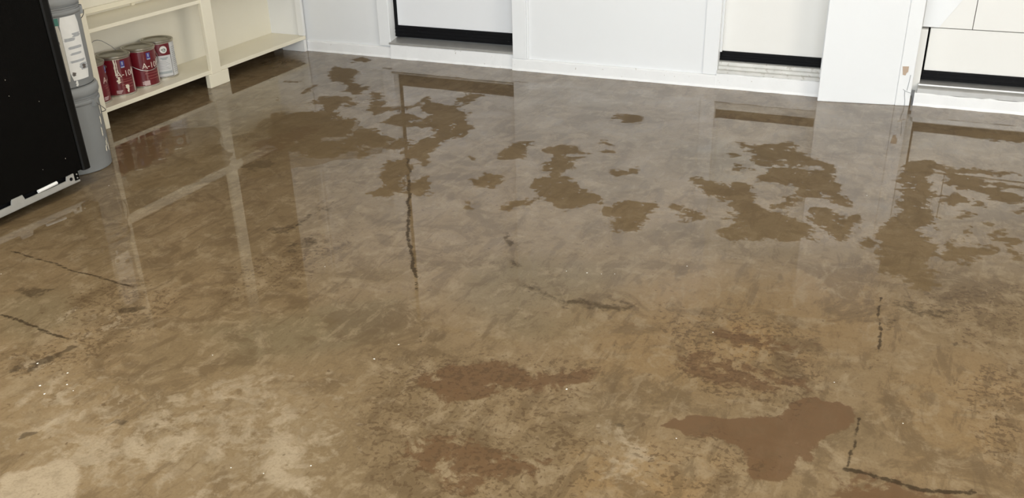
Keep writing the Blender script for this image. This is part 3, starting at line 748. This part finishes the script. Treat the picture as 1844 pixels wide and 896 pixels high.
for k in range(2): add_box(sw, 0.050, 1.04, 5.369, 5.38, 0.13 + 0.022 * k, 0.136 + 0.022 * k)
kid3('door_sweep', sw, M['rubber'])
th = bmesh.new()
add_prism(th, [(5.292, 0.066), (5.292, 0.092), (5.304, 0.096), (5.33, 0.100), (5.332, 0.108), (5.43, 0.122), (5.43, 0.066)], 0.040, 1.04, axis='x', bevel=0.001)
kid3('threshold', th, M['alu'])

# ---------------------------------------------------------------- shelf unit along the left wall
XF, XB = -3.915, -4.205
su = empty('shelf_unit', (-4.06, 4.37, 0))
tag(su, 'cream painted wooden shelf unit along the left wall, raised on foot blocks', 'shelf unit')
def ks(n, bm, m, label=None):
    o = obj(n, bm, m, su); o.matrix_parent_inverse = Matrix.Translation(su.location).inverted()
    if label: o['label'] = label
    return o
ks('back_panel', boxes((XB - 0.012, XB, 3.436, 5.325, 0.086, 2.2)), M['panel'])
ks('shade_board', boxes((XB - 0.012, XB + 0.002, 3.453, 5.30, 0.0, 0.083)), M['shadeboard'], 'dark board standing for the shade under the bottom shelf')  # shade below the shelf put into the colour of an added board
ks('shelf', boxes((XB, XF, 3.477, 5.300, 0.084, 0.108), bevel=0.002), M['cream'])
ks('shelf', boxes((XB, XF, 3.477, 5.300, 0.506, 0.527), bevel=0.002), M['cream'])
ks('added_dark_panel', boxes((XB, XB + 0.008, 3.477, 5.300, 0.72, 2.18)), M['shadeboard'], 'added dark brown board that dims the reflection of the upper bays')  # unseen board added so the upper bays mirror dark in the floor
ks('top_board', boxes((XB, XF, 3.436, 5.300, 2.18, 2.2), bevel=0.002), M['cream'])
lp = bmesh.new()
add_prism(lp, [(3.446, 0.0), (3.4765, 0.0), (3.4765, 2.18), (3.430, 2.18), (3.434, 0.5)], XF - 0.030, XF + 0.003, axis='x', bevel=0.002)
ks('post', lp, M['cream'])
ks('side_panel', boxes((XB, XF - 0.030, 3.440, 3.452, 0.0, 2.18)), M['cream'])
mp = bmesh.new()
add_box(mp, XF - 0.020, XF + 0.006, 4.312, 4.400, 0.082, 2.18, bevel=0.003)
ks('post', mp, M['cream'])
ks('foot_block', boxes((XF - 0.028, XF + 0.004, 4.287, 4.464, 0.0, 0.083), bevel=0.003), M['cream'])
ks('foot_block', boxes((XF - 0.19, XF + 0.002, 5.272, 5.300, 0.0, 0.083), bevel=0.003), M['endw'])
ks('post', boxes((XF - 0.045, XF + 0.004, 5.278, 5.302, 0.109, 2.18), bevel=0.003), M['endw'])
ks('end_panel', boxes((XB, XF - 0.03, 5.301, 5.325, 0.0, 2.18)), M['endw'])
cb = bmesh.new()
add_box(cb, XB, XB + 0.024, 3.48, 5.29, 0.541, 0.568, bevel=0.002)
for y in (3.665, 4.06, 4.6, 5.1): add_box(cb, XB, XB + 0.016, y, y + 0.025, 0.527, 0.542)
ks('back_cleat', cb, M['cream'])

# ---------------------------------------------------------------- paint cans
CAN_R, CAN_H = 0.0895, 0.222
def can(loc, face, label, kind='front', bail=None, extras=None):
    """gallon paint can; face = the angle (degrees) where the front lettering starts"""
    c = empty('paint_can', loc)
    tag(c, label, 'paint can', 'paint cans on the lower shelf')
    bm = bmesh.new()
    r, h = CAN_R, CAN_H
    add_lathe(bm, [(0, 0.004), (r - 0.006, 0.004), (r - 0.003, 0), (r + 0.001, 0.001), (r + 0.001, 0.006), (r - 0.002, 0.009), (r - 0.002, h - 0.016), (r + 0.001, h - 0.013),
                   (r + 0.0025, h - 0.008), (r + 0.0025, h - 0.002), (r, h), (r - 0.004, h - 0.001), (r - 0.007, h - 0.007)], 64)
    obj('can_body', bm, M['tin'], c, True)
    bm = bmesh.new()
    add_lathe(bm, [(r - 0.0065, h - 0.0065), (r - 0.008, h - 0.001), (r - 0.012, h + 0.0005), (r - 0.014, h - 0.003), (r - 0.018, h - 0.006), (0, h - 0.005)], 64)
    obj('lid', bm, M['tind'], c, True)
    # wrap label
    bm = bmesh.new()
    add_cyl_patch(bm, r - 0.0018, 0, 360, 0.011, h - 0.018, 0.0008, 64)
    lab = obj('wrap_label', bm, M['red'] if kind == 'front' else M['labelw'], c, True)
    tag(lab, 'dark red printed wrap' if kind == 'front' else 'white printed side of the wrap')
    rr = r - 0.0010
    def sub(n, m, fn, lb=None):
        b = bmesh.new(); fn(b); o = obj(n, b, m, lab)
        if lb: o['label'] = lb
        return o
    if kind == 'front':
        sub('lettering', M['ink'], lambda b: add_cyl_text(b, 'A-100', 0.046, rr, face, 0.108), 'cream lettering A-100')
        def logo(b):
            add_cyl_patch(b, rr, face + 22, face + 37, 0.157, 0.195, 0.0006, 4)
        sub('logo', M['blue'], logo, 'blue logo square')
        def logo2(b):
            add_cyl_patch(b, rr + 0.0006, face + 27, face + 32, 0.172, 0.190, 0.0004, 3)
            add_cyl_patch(b, rr + 0.0006, face + 23, face + 36, 0.157, 0.164, 0.0004, 4)
        sub('logo_mark', M['bluel'], logo2)
        def lines(b):
            add_cyl_patch(b, rr, face + 2, face + 60, 0.091, 0.0935, 0.0005, 8)
            for k, (a0, a1) in enumerate(((6, 60), (14, 64), (20, 60))):
                add_cyl_patch(b, rr, face + a0, face + a1, 0.078 - 0.016 * k, 0.082 - 0.016 * k, 0.0005, 8)
        sub('print_lines', M['redl'], lines)
        def small(b):
            for k in range(3): add_cyl_patch(b, rr, face - 8, face + 14 - 3 * k, 0.031 - 0.0065 * k, 0.0355 - 0.0065 * k, 0.0005, 4)
        sub('small_print', M['pink'], small)
        sub('label_seam', M['paperb'], lambda b: add_cyl_patch(b, rr, face + 66, face + 73, 0.014, 0.148, 0.0006, 2), 'pale strip along the label edge')
    else:
        f = face
        sub('colour_panel', M['red'], lambda b: add_cyl_patch(b, rr, f - 60, f + 44, 0.137, h - 0.018, 0.0005, 14), 'dark red square')
        def disc(r0, r1, aa, zz, off):
            def fn(b):
                n = 28
                vs = []
                for k in range(n):
                    t = 2 * math.pi * k / n
                    for q in (r0, r1):
                        a = math.radians(aa) + q * math.cos(t) / r
                        vs.append(b.verts.new(((rr + off) * math.cos(a), (rr + off) * math.sin(a), zz + q * math.sin(t))))
                for k in range(n):
                    k2 = (k + 1) % n
                    b.faces.new((vs[2 * k], vs[2 * k + 1], vs[2 * k2 + 1], vs[2 * k2]))
            return fn
        sub('round_emblem', M['paper'], disc(0.0005, 0.0215, f + 18, 0.171, 0.0009), 'white round emblem')
        sub('emblem_ring', M['eye'], disc(0.0065, 0.0105, f + 20, 0.168, 0.0012), 'green ring')
        sub('emblem_dot', M['eye'], disc(0.0003, 0.0032, f + 20, 0.168, 0.0012), 'green dot')
        def border(b):
            add_cyl_patch(b, rr, f + 43.2, f + 44.8, 0.012, h - 0.02, 0.0008, 2)
            add_cyl_patch(b, rr, f - 60, f + 44, 0.012, 0.0145, 0.0008, 12)
        sub('label_border', M['darkprint'], border, 'thin dark border')
        sub('grey_band', M['labelg'], lambda b: add_cyl_patch(b, rr, f - 20, f + 40, 0.030, 0.044, 0.0005, 8), 'grey printed band')
        def txt(b):
            for k in range(6): add_cyl_patch(b, rr, f - 12, f + 34 - (k % 3) * 6, 0.056 + 0.009 * k, 0.0585 + 0.009 * k, 0.0005, 6)
            for k in range(14): add_cyl_patch(b, rr, f + 52, f + 88 - (k % 4) * 5, 0.03 + 0.011 * k, 0.034 + 0.011 * k, 0.0005, 6)
        sub('print_lines', M['greyprint'], txt)
        def shield(b):
            add_cyl_patch(b, rr, f + 2, f + 30, 0.118, 0.126, 0.0006, 4)
            add_cyl_patch(b, rr, f + 7, f + 25, 0.111, 0.118, 0.0006, 4)
        sub('shield_mark', M['labelg'], shield)
    # ears and bail
    eb = math.radians(bail[0]) if bail else math.radians(face + 150)
    bm = bmesh.new()
    for s in (0, math.pi):
        a = eb + s
        n = 10
        cpos = Vector(((r + 0.001) * math.cos(a), (r + 0.001) * math.sin(a), h - 0.05))
        t = Vector((-math.sin(a), math.cos(a), 0)); o_ = Vector((math.cos(a), math.sin(a), 0))
        ring = [bm.verts.new(cpos + 0.009 * (math.cos(2 * math.pi * k / n) * t + math.sin(2 * math.pi * k / n) * Vector((0, 0, 1)))) for k in range(n)]
        ring2 = [bm.verts.new(v.co + 0.005 * o_) for v in ring]
        bm.faces.new(ring2)
        for k in range(n): bm.faces.new((ring[k], ring[(k + 1) % n], ring2[(k + 1) % n], ring2[k]))
        obj('bail_ear', bm, M['tin'], c); bm = bmesh.new()
    bm.free()
    if bail:
        tilt = math.radians(bail[1])          # 0 = hanging down against the can, 180 = straight up
        a = eb
        u = Vector((math.cos(a), math.sin(a), 0)); v = Vector((-math.sin(a), math.cos(a), 0)) * bail[2]
        pts = []
        for k in range(25):
            q = math.pi * k / 24
            rad = r + 0.007
            p = u * (rad * math.cos(q)) + (v * math.sin(tilt) + Vector((0, 0, -math.cos(tilt)))) * (bail[3] * math.sin(q)) + Vector((0, 0, h - 0.05))
            if bail[1] < 60:      # hanging: hug the can wall
                hv = Vector((p.x, p.y, 0))
                dirn = (u * math.cos(q) + v * math.sin(q)).normalized()
                p = dirn * (r + 0.007) + Vector((0, 0, h - 0.05 - bail[3] * math.sin(q)))
            pts.append(p)
        bm = bmesh.new(); add_tube(bm, pts, 0.0021, 6)
        obj('bail_handle', bm, M['wire'], c, True)
    if extras: extras(c, rr)
    return c

def drips(c, rr):
    bm = bmesh.new()
    add_cyl_patch(bm, rr + 0.0006, -47, -42, 0.118, 0.205, 0.0006, 3, wob=1.2, seed=1)
    add_cyl_patch(bm, rr + 0.0006, -39, -36, 0.135, 0.205, 0.0006, 2, wob=0.8, seed=2)
    add_cyl_patch(bm, rr + 0.0006, -44, -35, 0.072, 0.112, 0.0006, 4, wob=4, rnd=0.008, seed=3)
    tag(obj('paint_drip', bm, M['drip'], c), 'cream drips down the label')
    bm = bmesh.new()
    add_cyl_patch(bm, rr + 0.0006, -20, -7, 0.042, 0.062, 0.0008, 4, wob=1.5, rnd=0.005, seed=4)
    add_cyl_patch(bm, rr + 0.0006, -16, -9, 0.018, 0.044, 0.0008, 3, wob=1.5, rnd=0.004, seed=5)
    tag(obj('paint_drip', bm, M['drip'], c), 'thick pale drip low on the front')
    bm = bmesh.new()
    pts = [(-0.036, -0.086, 0.172), (-0.055, -0.115, 0.205), (-0.06, -0.118, 0.245), (-0.06, -0.103, 0.268), (-0.06, -0.077, 0.290), (-0.06, -0.052, 0.299), (-0.06, -0.027, 0.299), (-0.06, 0.001, 0.289), (-0.06, 0.028, 0.270), (-0.058, 0.059, 0.246), (-0.05, 0.082, 0.215), (-0.036, 0.0865, 0.172)]
    add_tube(bm, pts, 0.0019, 6)
    obj('bail_handle', bm, M['wire'], c, True)
def block(c, rr):
    bm = bmesh.new()
    add_cyl_patch(bm, rr + 0.0006, -44, -24, 0.014, 0.040, 0.0006, 4, wob=0.5, seed=6)
    tag(obj('white_sticker', bm, M['pink'], c), 'small pale printed block low on the label')

can((-4.070, 3.548, 0.108), 4, 'red paint can half hidden behind the left shelf post')
can((-4.070, 3.736, 0.108), -46, 'red paint can with cream drips down its label and wire handle raised behind it', extras=drips)
can((-4.070, 3.926, 0.108), -43, 'red paint can with wire handle hanging across its front', bail=(-110, 0, 1, 0.075), extras=block)
can((-4.105, 4.113, 0.108), -46, 'paint can showing its white label with round emblem, rightmost of the row', kind='back')

# ---------------------------------------------------------------- grey buckets
def bucket(loc, label, ang=14):
    b = empty('bucket', loc)
    tag(b, label, 'bucket', 'grey buckets beside the refrigerator')
    R = 0.150
    bm = bmesh.new()
    add_lathe(bm, [(0, 0.004), (R - 0.016, 0.004), (R - 0.009, 0.0), (R - 0.005, 0.004), (R - 0.003, 0.04), (R - 0.001, 0.318), (R + 0.003, 0.321), (R + 0.005, 0.325), (R + 0.005, 0.334), (R + 0.003, 0.338), (R, 0.339),
                   (R, 0.347), (R + 0.004, 0.350), (R + 0.004, 0.354), (R, 0.357), (R, 0.392), (R - 0.006, 0.392), (R - 0.008, 0.37)], 72)
    obj('bucket_body', bm, M['grey'], b, True)
    bm = bmesh.new()
    add_lathe(bm, [(R + 0.0015, 0.366), (R + 0.008, 0.364), (R + 0.010, 0.369), (R + 0.009, 0.392), (R + 0.004, 0.402), (R - 0.005, 0.405), (R - 0.012, 0.401), (R - 0.016, 0.394), (0, 0.394)], 72)
    obj('lid', bm, M['greyl'], b, True)
    # ears and hanging wire handle
    a0 = math.radians(ang)
    bm = bmesh.new()
    for s in (0, math.pi):
        a = a0 + s
        u = Vector((math.cos(a), math.sin(a), 0)); t = Vector((-math.sin(a), math.cos(a), 0))
        vs = []
        for q in (0, 1):
            vs.append([bm.verts.new(u * (R - 0.002 + 0.014 * q) + t * (x * (1 - .15 * q)) + Vector((0, 0, 0.322 + z * (1 - .15 * q)))) for x, z in ((-.018, -.02), (.018, -.02), (.018, .02), (-.018, .02))])
        bm.faces.new(vs[1])
        for k in range(4): bm.faces.new((vs[0][k], vs[0][(k + 1) % 4], vs[1][(k + 1) % 4], vs[1][k]))
        obj('handle_ear', bm, M['grey'], b); bm = bmesh.new()
    bm.free()
    bm = bmesh.new()
    pts = []
    for k in range(33):
        q = math.pi * k / 32
        d = Vector((math.cos(a0 + q), math.sin(a0 + q), 0))
        pts.append(d * (R + 0.016) + Vector((0, 0, 0.318 - 0.10 * math.sin(q) ** 0.8)))
    add_tube(bm, pts, 0.002, 6)
    obj('wire_handle', bm, M['wire'], b, True)
    return b, R

lower, R = bucket((-3.600, 2.970, 0.0), 'lower grey plastic bucket standing on the floor between refrigerator and shelves')
bm = bmesh.new()
rg = random.Random(4)
for k in range(9):
    a = 22 + rg.uniform(-6, 8); z = rg.uniform(0.05, 0.3); h = rg.uniform(0.012, 0.05)
    add_cyl_patch(bm, R + 0.0005, a, a + rg.uniform(1, 3), z, z + h, 0.001, 2, wob=0.5, rnd=0.004, seed=k)
tag(obj('paint_drip', bm, M['drip'], lower), 'pale paint runs down the right side')
upper, R = bucket((-3.600, 2.970, 0.4055), 'upper grey bucket with white label, stacked on another bucket', 51)
bm = bmesh.new(); add_cyl_patch(bm, R - 0.0015, -20, 19, 0.034, 0.315, 0.0022, 16, rnd=0.009)
tag(obj('label_panel', bm, M['paper'], upper), 'white label panel')
bm = bmesh.new(); add_cyl_patch(bm, R - 0.0015, -85, -20.5, 0.034, 0.282, 0.0022, 16, rnd=0.006)
tag(obj('label_panel', bm, M['paperb'], upper), 'beige label panel')
bm = bmesh.new(); add_cyl_patch(bm, R - 0.0015, -85, -20.5, 0.283, 0.314, 0.0022, 16)
tag(obj('label_header', bm, M['green'], upper), 'green strip at the top of the label')
for a0_, a1_, z0_, z1_, s_ in ((-18, 2, 0.208, 0.222, 1), (0, 16, 0.222, 0.240, 8), (-14, 14, 0.172, 0.184, 2), (-12, 10, 0.146, 0.156, 3), (-16, 15, 0.112, 0.122, 5), (2, 17, 0.074, 0.104, 7)):
    bm = bmesh.new(); add_cyl_patch(bm, R + 0.0009, a0_, a1_, z0_, z1_, 0.0004, 8, wob=2.5, rnd=0.004, seed=s_)
    obj('label_print', bm, M['greyprint'], upper)
for a0_, a1_, z0_, z1_, s_ in ((-40, -28, 0.150, 0.185, 2), (-34, -26, 0.200, 0.215, 3), (-17, -11, 0.054, 0.072, 1), (6, 13, 0.078, 0.098, 4)):
    bm = bmesh.new(); add_cyl_patch(bm, R + 0.0009, a0_, a1_, z0_, z1_, 0.0007, 5, wob=1.5, rnd=0.005, seed=s_)
    obj('label_print', bm, M['darkprint'], upper)
bm = bmesh.new(); add_cyl_patch(bm, R - 0.0015, -14, -10, 0.006, 0.032, 0.0014, 2, wob=1.0, rnd=0.006, seed=9)
tag(obj('paint_drip', bm, M['paper'], upper), 'white drip below the label')

# ---------------------------------------------------------------- black refrigerator
fr = empty('refrigerator', (-3.78, 2.42, 0))
tag(fr, 'black refrigerator with its bottom grille missing, at the left wall', 'refrigerator')
def kf(n, bm, m, label=None, parent=None):
    o = obj(n, bm, m, parent or fr)
    if parent is None: o.matrix_parent_inverse = Matrix.Translation(fr.location).inverted()
    if label: o['label'] = label
    return o
kf('cabinet', boxes((-4.17, -3.475, 2.02, 2.795, 0.03, 1.74), bevel=0.008), M['black'])
kf('base_recess', boxes((-4.10, -3.43, 2.03, 2.775, 0.006, 0.062)), M['rubber'])
dr = kf('door', boxes((-3.47, -3.402, 1.985, 2.818, 0.048, 1.72), bevel=0.006), M['black'])
ed = bmesh.new()
add_prism(ed, [(-3.468, 2.8185), (-3.404, 2.8185), (-3.397, 2.826), (-3.396, 2.852), (-3.402, 2.863), (-3.412, 2.866), (-3.468, 2.866)], 0.042, 1.725, bevel=0.0015)
kf('door_edge', ed, M['blackstrip'], 'raised glossy strip down the right edge of the door')
rl = bmesh.new()
add_prism(rl, [(2.02, 0.006), (2.787, 0.006), (2.787, 0.012), (2.760, 0.013), (2.760, 0.050), (2.722, 0.048), (2.716, 0.030), (2.494, 0.032), (2.486, 0.056), (2.432, 0.056), (2.425, 0.034), (2.02, 0.034)], -3.404, -3.398, axis='x')
add_box(rl, -3.430, -3.398, 2.02, 2.787, 0.004, 0.007)
rail = kf('base_rail', rl, M['zinc'], 'bare galvanised rail under the door')
ho = bmesh.new()
b_ = bmesh.new(); bmesh.ops.create_cone(b_, cap_ends=True, segments=16, radius1=0.008, radius2=0.008, depth=0.002)
bmesh.ops.rotate(b_, verts=b_.verts, matrix=Matrix.Rotation(math.pi / 2, 3, 'Y')); bmesh.ops.translate(b_, verts=b_.verts, vec=(-3.3975, 2.741, 0.030)); merge(ho, b_)
oh = obj('bolt_hole', ho, M['rubber'], rail)
hg = boxes((-3.425, -3.400, 2.762, 2.789, 0.012, 0.052), bevel=0.002)
kf('hinge_bracket', hg, M['black'])
hs = bmesh.new()
for z in (0.023, 0.040):
    b_ = bmesh.new(); bmesh.ops.create_cone(b_, cap_ends=True, segments=12, radius1=0.0035, radius2=0.003, depth=0.003)
    bmesh.ops.rotate(b_, verts=b_.verts, matrix=Matrix.Rotation(math.pi / 2, 3, 'Y')); bmesh.ops.translate(b_, verts=b_.verts, vec=(-3.399, 2.777, z)); merge(hs, b_)
kf('hinge_screw', hs, M['zinc'])
tb = bmesh.new()
add_tube(tb, [(-3.400, 2.565, 0.040), (-3.399, 2.60, 0.041), (-3.398, 2.665, 0.043)], 0.0075, 12)
kf('white_tube', tb, M['white'], 'short white tube above the rail')

for y in (2.10, 2.72):
    for x in (-4.05, -3.52):
        ft = bmesh.new()
        add_lathe(ft, [(0, -0.0305), (0.020, -0.0305), (0.020, -0.022), (0.008, -0.020), (0.008, 0.035), (0, 0.035)], 16, (x, y, 0))
        kf('foot', ft, M['rubber'])
sk = bmesh.new()
rg = random.Random(12)
for k in range(16):
    y, z, q = rg.uniform(2.2, 2.8), rg.uniform(0.08, 0.9), rg.uniform(0.0007, 0.0016)
    add_box(sk, -3.4022, -3.4014, y - q * 0.6, y + q * 0.6, z - q * 1.4, z + q * 1.4)
tag(obj('paint_speck', sk, M['drip'], dr), 'tiny pale specks on the door', kind='stuff')
# the cabinet stands about 3 cm clear of the floor on its feet
S_ = 0.98
fr.scale = (S_, S_, S_)
fr.rotation_euler = (0.020, 0, 0)
fr.location = Vector((0, 0, 0.0055)) + Vector((0, 0, 1.5)) + S_ * (Vector((-3.78, 2.42, 0)) - Vector((0, 0, 1.5)))

# ---------------------------------------------------------------- paint flecks and painted glints on the floor
bm = bmesh.new()
rg = random.Random(7)
for (x, y) in FLECKS_AND_GLINTS:
    r = rg.uniform(0.0015, 0.0033)
    vs = [bm.verts.new((x + r * rg.uniform(.7, 1.2) * math.cos(t), y + r * rg.uniform(.7, 1.2) * math.sin(t), 0.0004)) for t in [k * math.pi / 4 for k in range(8)]]
    top = bm.verts.new((x, y, 0.0014))
    for k in range(8): bm.faces.new((vs[k], vs[(k + 1) % 8], top))
    lowv = bm.verts.new((x, y, 0.0))
    for k in range(8): bm.faces.new((vs[(k + 1) % 8], vs[k], lowv))
tag(obj('fleck_and_glint', bm, M['fleck']), 'tiny white paint flecks and painted glints scattered over the brown floor', 'paint flecks', kind='stuff')
